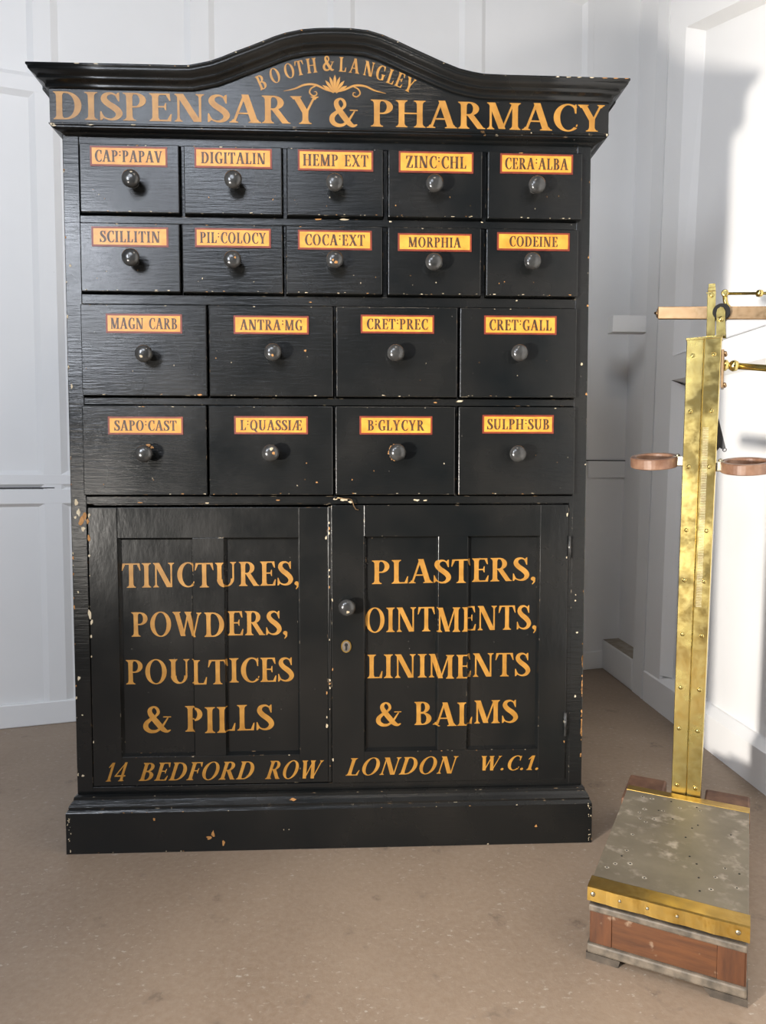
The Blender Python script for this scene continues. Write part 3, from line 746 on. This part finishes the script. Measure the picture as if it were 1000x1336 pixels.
KCH = {'CAP:PAPAV': [(0.004, 0.012, 0.003, 1)], 'MAGN CARB': [(-0.003, -0.008, 0.004, 1)], 'ANTRA:MG': [(0.0, -0.009, 0.003, 2)], 'COCA:EXT': [(0.003, -0.009, 0.004, 2), (-0.004, -0.004, 0.003, 2)],
       'PIL:COLOCY': [(0.008, 0.002, 0.003, 2)], 'L:QUASSIÆ': [(0.003, 0.009, 0.005, 1), (0.008, -0.001, 0.004, 2)]}
for i, (x0, z0, x1, z1, txt, lb, kc) in enumerate(DRAWERS):
    bm = bmesh.new()
    tilt = random.uniform(-.0012, .0012)
    t = bmesh.new(); box(t, x0, x1, -0.012, 0.010, z0, z1, bev=0.0022)
    for v in t.verts: v.co.y += tilt*(v.co.x-x0)/(x1-x0)
    merge(bm, t)
    box(bm, x0+0.006, x1-0.006, 0.008, 0.33, z0+0.004, z1-0.012)
    for k in range(7):
        zz = z0+random.uniform(0.0015, 0.004) if random.random() < .7 else z1-0.003
        blob(bm, random.uniform(x0+.006, x1-.006), zz, -0.0130, random.uniform(.0012, .0045), random.choice((1, 1, 2)), 0.28)
    for k in range(3): blob(bm, random.uniform(x0+.01, x1-.01), random.uniform(z0+.02, lb[1]-.05), -0.0132, random.uniform(.0007, .0016), random.choice((1, 2)), random.uniform(.7, 1.8))
    if txt == 'ANTRA:MG': blob(bm, -0.062, 1.205, -0.0132, .0032, 2)
    if txt == 'L:QUASSIÆ': blob(bm, -0.036, 0.893, -0.0132, .0035, 2, .6)
    if txt == 'MAGN CARB': blob(bm, x1-.018, z0+.003, -0.0132, .006, 2, .4)
    d = obj('drawer', bm, ['black', 'chip_cream', 'chip_wood'], cab)
    d['label'] = 'black drawer lettered ' + txt
    # painted label: red border, orange ground, dark capitals
    bm = bmesh.new(); lx0, lz0, lx1, lz1 = lb; e = 0.0042
    yl = -0.0132
    box(bm, lx0, lx1, yl-.0003, yl+.0012, lz0, lz1, 0)
    poly(bm, [(lx0+e, yl-.0006, lz0+e), (lx1-e, yl-.0006, lz0+e), (lx1-e, yl-.0006, lz1-e), (lx0+e, yl-.0006, lz1-e)], 1)
    hz = (lz1-lz0)*0.57; zc = (lz0+lz1)/2-hz*0.5
    wd = text_polys(txt, 0.05, 0.05)[1]*hz*0.9; fw_ = lx1-lx0-2*e
    pad = max(0.007, (fw_-wd)/2)
    letter(bm, txt, lx0+e+pad, zc, lx1-e-pad, zc, hz, yl-.0009, 2, sp=0.05, bold=0.05)
    obj('label', bm, ['label_border', 'label_ground', 'label_ink'], d)
    knob(d, kc[0], kc[1], -0.0125, KCH.get(txt, ()))
    if txt == 'B:GLYCYR':
        bm = bmesh.new()
        for a in range(12):
            an = PI*0.5+PI*a/11
            blob(bm, kc[0]-.002+math.cos(an)*.0165*random.uniform(.8, 1), kc[1]+math.sin(an)*.0165, -0.0138-.0002*a, random.uniform(.004, .0065), 0, 1)
        obj('bare_wood_patch', bm, 'chip_wood', d)
    if txt == 'SAPO:CAST':
        bm = bmesh.new(); blob(bm, kc[0]+.004, kc[1]+.021, -0.0138, .008, 0, .6); blob(bm, kc[0]+.012, kc[1]+.016, -0.0140, .005, 0, .8)
        obj('bare_wood_patch', bm, 'chip_wood', d)

# doors
def door(rc, panels, name_label):
    x0, z0, x1, z1 = rc; (a0, b0, a1, b1), (c0, d0, c1, d1) = panels
    F, B = -0.005, 0.016
    zt = (b1+d1)/2; zb = (b0+d0)/2
    bm = bmesh.new()
    box(bm, x0, a0, F, B, z0, z1, bev=.0012); box(bm, c1, x1, F, B, z0, z1, bev=.0012)
    box(bm, a0, c1, F+.0002, B, zt, z1, bev=.0008); box(bm, a0, c1, F+.0002, B, z0, zb, bev=.0008)
    box(bm, a1, c0, F+.0004, B, zb, zt, bev=.0008)
    for k in range(14):
        e = random.choice('lrb')
        x = {'l': x0+.002, 'r': x1-.003, 'b': random.uniform(a0, c1)}[e]; z = random.uniform(z0+.02, z1-.02) if e != 'b' else zb-.0015
        blob(bm, x, z, F-.0006, random.uniform(.001, .003), random.choice((1, 1, 2)), 2 if e != 'b' else .4)
    d = obj('door', bm, ['black_door', 'chip_cream', 'chip_wood'], cab)
    if name_label: d['label'] = name_label
    for p in panels:
        bm = bmesh.new(); m_ = .005
        box(bm, p[0]-.004, p[2]+.004, 0.0075, 0.0145, zb-.004, zt+.004)
        # small sloped bead round the panel
        R_ = [(p[0], zb), (p[2], zb), (p[2], zt), (p[0], zt)]; I_ = [(p[0]+m_, zb+m_), (p[2]-m_, zb+m_), (p[2]-m_, zt-m_), (p[0]+m_, zt-m_)]
        for k in range(4):
            q = [(R_[k][0], -0.001, R_[k][1]), (R_[(k+1) % 4][0], -0.001, R_[(k+1) % 4][1]), (I_[(k+1) % 4][0], 0.0075, I_[(k+1) % 4][1]), (I_[k][0], 0.0075, I_[k][1])]
            poly(bm, q)
        obj('door_panel', bm, 'black_door', d)
    return d

def door_text(d, panels, lines):
    bm = bmesh.new()
    (a0, b0, a1, b1), (c0, d0, c1, d1) = panels; m_ = .005
    for s, key_, sl in lines:
        x0, z0, x1, z1, h = TEXT[key_]
        t = bmesh.new(); letter(t, s, x0, z0, x1, z1, h, 0.0, 0, sl, 0.035 if not sl else 0.06)
        flush = sl > 0
        for cut in () if flush else (a0, a0+m_, a1-m_, a1, c0, c0+m_, c1-m_, c1):
            bmesh.ops.bisect_plane(t, geom=list(t.verts)+list(t.edges)+list(t.faces), plane_co=(cut, 0, 0), plane_no=(1, 0, 0), dist=1e-6)
        # settle each piece on the surface it is painted on
        bmesh.ops.split_edges(t, edges=list(t.edges))
        for f in t.faces:
            xc = f.calc_center_median().x
            for v in f.verts:
                y = -0.0056
                for p0, p1 in ((a0, a1), (c0, c1)):
                    if flush or not (p0 < xc < p1): continue
                    if p0+m_ <= xc <= p1-m_: y = 0.0069
                    elif xc < p0+m_: y = -0.0016+(v.co.x-p0)/m_*0.0085
                    else: y = -0.0016+(p1-v.co.x)/m_*0.0085
                v.co.y = y
        merge(bm, t)
    obj('lettering', bm, 'gold', d)

ld = door(LEFT_DOOR, LEFT_PANELS, 'left door lettered TINCTURES, POWDERS, POULTICES & PILLS')
door_text(ld, LEFT_PANELS, (('TINCTURES,', 'TINCTURES,', 0), ('POWDERS,', 'POWDERS,', 0), ('POULTICES', 'POULTICES', 0), ('& PILLS', '& PILLS', 0),
                            ('14', '14', .32), ('BEDFORD', 'BEDFORD', .32), ('ROW', 'ROW', .32)))
bm = bmesh.new(); box(bm, -0.0115, -0.0035, -0.0075, 0.016, LEFT_DOOR[1], LEFT_DOOR[3]+.002, bev=.0022)
for k in range(12): blob(bm, -0.0075, random.uniform(.17, .83), -0.0081, random.uniform(.001, .0024), random.choice((1, 1, 2)), 2)
obj('closing_bead', bm, ['black_door', 'chip_cream', 'chip_wood'], ld)
for x, z, r, mi, asp in ((-0.5805, 0.575, .006, 0, 2.6), (-0.5775, 0.558, .004, 0, 2), (-0.581, 0.80, .004, 1, 2), (-0.580, 0.76, .004, 1, 2.5), (-0.578, 0.815, .004, 0, 1.5)):
    bm = bmesh.new(); blob(bm, x, z, -0.0062, r, mi, asp); obj('bare_patch', bm, ['chip_cream', 'chip_wood'], ld)
rd = door(RIGHT_DOOR, RIGHT_PANELS, 'right door with knob and keyhole, lettered PLASTERS, OINTMENTS, LINIMENTS & BALMS')
door_text(rd, RIGHT_PANELS, (('PLASTERS,', 'PLASTERS,', 0), ('OINTMENTS,', 'OINTMENTS,', 0), ('LINIMENTS', 'LINIMENTS', 0), ('& BALMS', '& BALMS', 0),
                             ('LONDON', 'LONDON', .32), ('W.C.1.', 'W.C.1.', .32)))
knob(rd, DOOR_KNOB[0], DOOR_KNOB[1], -0.0052, [(0.002, -0.009, .004, 1)])
# oval brass keyhole plate
bm = bmesh.new(); kx, kz = KEYHOLE
def oval(y, a, b, mi): poly(bm, [(kx+a*math.cos(-2*PI*k/24), y, kz+b*math.sin(-2*PI*k/24)) for k in range(24)][::-1], mi)
prism(bm, [(kx+.0125*math.cos(2*PI*k/24), -0.0085, kz+.0155*math.sin(2*PI*k/24)) for k in range(24)], (0, 0.005, 0), 0)
oval(-0.0087, .0098, .0128, 1)
poly(bm, [(kx+.0042*math.cos(2*PI*k/14), -0.0090, kz+.004+.0042*math.sin(2*PI*k/14)) for k in range(14)], 2)
poly(bm, [(kx-.0024, -0.0091, kz-.0095), (kx+.0024, -0.0091, kz-.0095), (kx+.002, -0.0091, kz+.004), (kx-.002, -0.0091, kz+.004)], 2)
o = obj('keyhole_plate', bm, ['brass_edge', 'greywood', 'hole'], rd); o['label'] = 'oval brass keyhole plate'
for hx0, hz0, hx1, hz1 in HINGES:
    bm = bmesh.new(); xm = (hx0+hx1)/2+.001
    tube(bm, [(xm, -0.0085, hz0), (xm, -0.0085, hz1)], 0.0034, 10)
    for k in (1, 2): box(bm, xm-.004, xm+.004, -0.0122, -0.006, hz0+(hz1-hz0)*k/3-.0005, hz0+(hz1-hz0)*k/3+.0005)
    obj('hinge', bm, 'black_knob', rd)
# bent copper wire hook tacked over the doors
bm = bmesh.new()
tube(bm, [(0.006, -0.006, 0.8535), (0.014, -0.010, 0.856), (0.026, -0.012, 0.8545), (0.040, -0.013, 0.8535), (0.046, -0.013, 0.852), (0.049, -0.013, 0.846), (0.052, -0.012, 0.836), (0.0565, -0.010, 0.828), (0.064, -0.009, 0.8265)], 0.0013, 8)
o = obj('wire_hook', bm, 'copper', cab); o['label'] = 'bent copper wire hook'

# ------------------------------------------------------------------ the weighing scale
ANG = math.atan2(-0.497, 0.868)
sc = thing('weighing_scale', 'brass and mahogany weighing scale with tall brass column, right of the black cabinet', 'weighing scale', (0.493, -0.447, 0.0))
sc.rotation_euler = (0, 0, ANG)
# parts are modelled in the scale's own frame: u across, v towards the back, z up
def part(name, bm, mats, parent=sc):
    me = bpy.data.meshes.new(name); bm.to_mesh(me); bm.free()
    for m in (mats if isinstance(mats, (list, tuple)) else [mats]): me.materials.append(M[m])
    o = bpy.data.objects.new(name, me); COL.objects.link(o); o.parent = parent; return o

bm = bmesh.new()
box(bm, 0.004, 0.260, 0.006, 0.485, 0.014, 0.104, 0)                     # body
box(bm, 0.002, 0.040, 0.0025, 0.030, 0.030, 0.093, 1, bev=.001)           # front uprights
box(bm, 0.218, 0.262, 0.0025, 0.030, 0.030, 0.093, 1, bev=.001)
box(bm, 0.0405, 0.2175, 0.004, 0.03, 0.030, 0.093, 0)
for x0, x1 in ((0.0, 0.012), (0.252, 0.264)): box(bm, x0, x1, 0.004, 0.487, 0.028, 0.094, 1)
part('base_box', bm, ['mahogany', 'mahogany_v'])
bm = bmesh.new()
box(bm, -0.004, 0.266, -0.003, 0.489, 0.012, 0.0315, bev=.004); part('bottom_moulding', bm, 'greywood')
bm = bmesh.new()
box(bm, -0.002, 0.265, -0.001, 0.488, 0.0925, 0.106, bev=.003); part('top_moulding', bm, 'greywood')
bm = bmesh.new(); box(bm, 0.008, 0.256, 0.010, 0.478, 0.104, 0.114); part('shadow_gap_fill', bm, 'hole')  # black filler, painted in for the shadow line under the platform
for a, b in ((-0.005, 0.057), (0.197, 0.267)):
    for v0, v1 in ((-0.004, 0.055), (0.43, 0.488)):
        bm = bmesh.new(); t = bmesh.new(); box(t, a, b, v0, v1, 0.0, 0.0135)
        inner = b if a < .1 else a
        for v in t.verts:
            if abs(v.co.x-inner) < 1e-5 and v.co.z < .005: v.co.x += -.004 if a < .1 else .012
        merge(bm, t); part('foot', bm, 'footwood')
# platform plate
bm = bmesh.new()
box(bm, -0.002, 0.2655, 0.004, 0.489, 0.1125, 0.1390, bev=.001)
for k in range(34):
    a, b = random.uniform(0.015, 0.25), random.uniform(0.06, 0.45)
    lathe(bm, [(0, .0021), (.0006, .0020), (.001, .001)], (a, b, 0.1389), (0, 0, 1), 8, 1)
    if random.random() < .5:
        r = random.uniform(.004, .007); poly(bm, [(a+r*random.uniform(.6, 1.1)*math.cos(k2*PI/4), b+r*math.sin(k2*PI/4)*random.uniform(.6, 1.1), 0.13925) for k2 in range(8)], 2)
M['scuff'] = flat_paint('pale_scuff', (0.30, 0.26, 0.20), (0.46, 0.41, 0.33), 120, 0.6)
pf = part('platform', bm, ['platform', 'hole', 'scuff'])
# brass edging strips, front one folded over the edge
bm = bmesh.new()
N_ = 40
top_i = []; rows = []
for k in range(N_+1):
    u_ = -0.0045+0.2725*k/N_; w = 0.0004*math.sin(k*.55)+0.0002*math.sin(k*1.3+1)
    rows.append([bm.verts.new(p) for p in ((u_, 0.040+w*.6, 0.1396), (u_, 0.0035, 0.1402+w*.3), (u_, -0.0006+w*.5, 0.1385+w*.4), (u_, -0.0016+w, 0.1130+w*.7), (u_, 0.0024+w, 0.1125))])
for a, b in zip(rows, rows[1:]):
    for i in range(4): bm.faces.new((a[i], a[i+1], b[i+1], b[i]))
fs = part('edge_strip', bm, 'brass_edge', pf); fs['label'] = 'brass edging folded over the front of the platform'
for u_ in (0.0035, 0.052, 0.100, 0.150, 0.2475):
    bm = bmesh.new(); lathe(bm, [(0, .0046 if u_ in (.0035, .2475) else .0030), (.0010, .0042 if u_ in (.0035, .2475) else .0026), (.0018, .0015)], (u_+.002, -0.0016, 0.127), (0, -1, 0), 14)
    part('screw', bm, 'steel', pf)
bm = bmesh.new(); box(bm, -0.003, 0.2665, 0.464, 0.4915, 0.1125, 0.1402, bev=.0008); part('edge_strip', bm, 'brass_edge', pf)
# rear cross-piece: two blocks either side of the column foot
bm = bmesh.new(); box(bm, -0.020, 0.072, 0.492, 0.650, 0.072, 0.104, bev=.005); box(bm, 0.012, 0.070, 0.495, 0.635, 0.0, 0.072)
o = part('rear_block', bm, 'rearwood')
bm = bmesh.new(); box(bm, 0.1665, 0.268, 0.492, 0.640, 0.072, 0.106, bev=.005); box(bm, 0.170, 0.255, 0.495, 0.625, 0.0, 0.072); part('rear_block', bm, 'rearwood')
bm = bmesh.new(); box(bm, 0.072, 0.1665, 0.493, 0.630, 0.0, 0.06); part('column_socket', bm, 'hole')

# column: two flat brass strips with a bead between them, folded sides
ZT, ZB = 1.228, 0.062
def cu(z): return 0.1285+0.0165*(z-0.13)/1.1              # centre line leans a little
def cw(z): return 0.0325+0.0045*(z-0.13)/1.1              # half width
V0 = 0.498
bm = bmesh.new()
def sweep_col(bm, prof_fn, n=30):
    rows = []
    for k in range(n+1):
        z = ZB+(ZT-ZB)*k/n; c, w = cu(z), cw(z)
        rows.append([bm.verts.new((c+a*w if not isinstance(a, tuple) else c+a[0]*w+a[1], V0+b+(0.0002*math.sin(k*1.3+i) if i in (1, 2, 9, 10) else 0), z)) for i, (a, b) in enumerate(prof_fn)])
    for r, s in zip(rows, rows[1:]):
        for i in range(len(r)-1):
            f = bm.faces.new((r[i], r[i+1], s[i+1], s[i])); f.smooth = False
    bm.faces.new(rows[-1]); bm.faces.new(rows[0][::-1])
sweep_col(bm, [(-1, .046), (-1, .001), (-.97, 0), (-.035, .0), (-.025, .003), (.0, .003), (.01, -.0016), (.035, -.0024), (.06, -.0012), (.07, 0), (.97, 0), (1, .001), (1, .046)])
bmesh.ops.recalc_face_normals(bm, faces=bm.faces)
col_o = part('column', bm, 'brass')
bm = bmesh.new()                                           # engraved height rule on the right strip
for k in range(110):
    z = 0.60+0.42*k/109; c, w = cu(z), cw(z); L_ = 0.012
    box(bm, c+.12*w+.0015, c+.12*w+.0015+L_, V0-.0016, V0-.0008, z-.0004, z+.0004)
part('height_rule', bm, 'steel', col_o)
for z in (0.16, 0.30, 0.40, 0.53, 0.66, 0.78, 0.93, 1.06, 1.19):
    for s_ in (-1, 1):
        bm = bmesh.new(); lathe(bm, [(0, .0052), (.0014, .0048), (.0026, .002)], (cu(z)+s_*cw(z)*.62, V0+.0002, z), (0, -1, 0), 14)
        part('screw', bm, 'brass', col_o)
bm = bmesh.new(); c, w = cu(ZT), cw(ZT); box(bm, c-w-.002, c+w+.002, V0-.002, V0+.048, ZT-.002, ZT+.0035, bev=.001); part('column_cap', bm, 'brass', col_o)
bm = bmesh.new(); box(bm, c+w, c+w+.006, V0+.002, V0+.044, 1.112, 1.200, bev=.001)
for z in (1.120, 1.192):
    for vv in (.010, .036): lathe(bm, [(0, .005), (.004, .0046), (.006, .002)], (c+w+.006, V0+vv, z), (1, 0, 0), 10)
part('side_plate', bm, 'copper', col_o)
# upright guide bar
bm = bmesh.new(); box(bm, 0.1495, 0.1675, V0+.002, V0+.010, ZT, 1.334, bev=.001); box(bm, 0.1505, 0.1670, V0+.001, V0+.014, 1.335, 1.343, bev=.001); box(bm, 0.1515, 0.1660, V0+.002, V0+.013, 1.343, 1.352, bev=.001)
lathe(bm, [(0, .0055), (.003, .005), (.004, .002)], (0.1587, V0+.002, 1.326), (0, -1, 0), 14)
box(bm, 0.1475, 0.1500, V0+.003, V0+.009, 1.331, 1.3335)
part('guide_bar', bm, 'brass')
# fork carrying the beam
bm = bmesh.new()
pts = [(0.1705, ZT+.003), (0.1905, ZT+.003), (0.1885, 1.262), (0.1885, 1.285), (0.184, 1.294), (0.178, 1.296), (0.172, 1.292), (0.170, 1.284)]
prism(bm, [(a, V0-.004, b) for a, b in pts], (0, .005, 0)); prism(bm, [(a, V0+.038, b) for a, b in pts], (0, .005, 0))
lathe(bm, [(0, .0062), (.003, .0055), (.0045, .002)], (0.180, V0-.004, 1.268), (0, -1, 0), 14)
part('fork', bm, 'brass')
# weighing beam
bm = bmesh.new()
def bz(u_): return 1.300-(u_-0.04)*0.102
t = bmesh.new(); box(t, 0.041, 0.44, V0+.012, V0+.026, -0.0145, 0.0145, bev=.002)
for v in t.verts: v.co.z += bz(v.co.x)
merge(bm, t)
lathe(bm, [(0, .012), (.003, .0105), (.004, .004), (.009, .0025)], (0.0415, V0+.019, bz(.0415)), (-1, 0, .1), 12)
beam = part('beam', bm, 'copper')
bm = bmesh.new(); tube(bm, [(0.180, V0+.000, 1.286), (0.180, V0+.037, 1.286)], 0.0185, 24); part('pivot_block', bm, 'hole', beam)
# curved arm up to the thin poise bar
bm = bmesh.new()
for dv in (0,):
    path = [(0.186, V0+.018, 1.326), (0.1870, V0+.018, 1.313), (0.1895, V0+.018, 1.303), (0.197, V0+.018, 1.294), (0.206, V0+.018, 1.290)]
    tube(bm, path, 0.0055, 10)
lathe(bm, [(-.007, .005), (-.0065, .0078), (.0065, .0078), (.007, .005)], (0.186, V0+.018, 1.330), (0, -1, 0), 14)
tube(bm, [(0.190, V0+.018, 1.329), (0.44, V0+.018, 1.303)], 0.0032, 10)
lathe(bm, [(-.008, .003), (-.006, .0068), (0, .0085), (.006, .0068), (.008, .003)], (0.257, V0+.018, 1.322), (1, 0, -.1), 16)
part('poise_bar', bm, 'brass', beam)
# measuring arm out of the right side
bm = bmesh.new(); az = lambda u_: 1.166-(u_-.19)*0.15
lathe(bm, [(0, .013), (.006, .013), (.010, .008), (.016, .008)], (c+w+.005, V0+.022, az(.19)), (1, 0, -.15), 16)
lathe(bm, [(-.011, .006), (-.007, .011), (0, .0135), (.007, .011), (.011, .006)], (0.2085, V0+.022, az(.2085)), (1, 0, -.15), 18)
tube(bm, [(0.21, V0+.022, az(.21)), (0.46, V0+.022, az(.46))], 0.0076, 14)
part('measuring_arm', bm, 'brass')
# two hand rings
def hand_ring(s_):
    bm = bmesh.new(); cc = 0.139
    uc = cc+s_*0.100; z0 = 0.944 if s_ < 0 else 0.931; R_, wd, hh = 0.0485, 0.013, 0.0125
    t = bmesh.new(); n = 40; rr = []
    sec = [(-wd/2, -hh+.002), (-wd/2+.002, -hh), (wd/2-.002, -hh), (wd/2, -hh+.002), (wd/2, hh-.002), (wd/2-.002, hh), (-wd/2+.002, hh), (-wd/2, hh-.002)]
    for k in range(n):
        a = 2*PI*k/n
        rr.append([t.verts.new(((R_+p)*math.cos(a), (R_+p)*math.sin(a), q)) for p, q in sec])
    for k in range(n):
        for j in range(8): t.faces.new((rr[k][j], rr[(k+1) % n][j], rr[(k+1) % n][(j+1) % 8], rr[k][(j+1) % 8]))
    bmesh.ops.recalc_face_normals(t, faces=t.faces)
    merge(bm, t, 0, Matrix.Translation((uc, V0+.022, z0)) @ Matrix.Rotation(math.radians(11), 4, 'X'))
    o = part('hand_ring', bm, 'handle')
    bm = bmesh.new(); a, b = sorted((cc+s_*.030, cc+s_*.058))
    t = bmesh.new(); box(t, a, b, V0+.010, V0+.034, z0-.0125, z0+.012, bev=.003)
    merge(bm, t); lathe(bm, [(0, .006), (.004, .005), (.006, .002)], (cc+s_*.047, V0+.022, z0+.012), (0, 0, 1), 12)
    part('bracket', bm, 'steel', o)
    return o
hand_ring(-1); hand_ring(1)
# black leather flap hanging behind the column
bm = bmesh.new(); prism(bm, [(0.170, V0+.030, 1.045), (0.177, V0+.030, 1.050), (0.195, V0+.030, 0.976), (0.191, V0+.030, 0.970), (0.182, V0+.030, 0.975), (0.170, V0+.030, 0.958)], (0, .008, 0))
tube(bm, [(0.193+.004*math.cos(k*PI/5), V0+.034, 0.970+.004*math.sin(k*PI/5)) for k in range(11)], .0012, 6)
o = part('leather_flap', bm, 'blackcloth'); o['label'] = 'black leather flap'
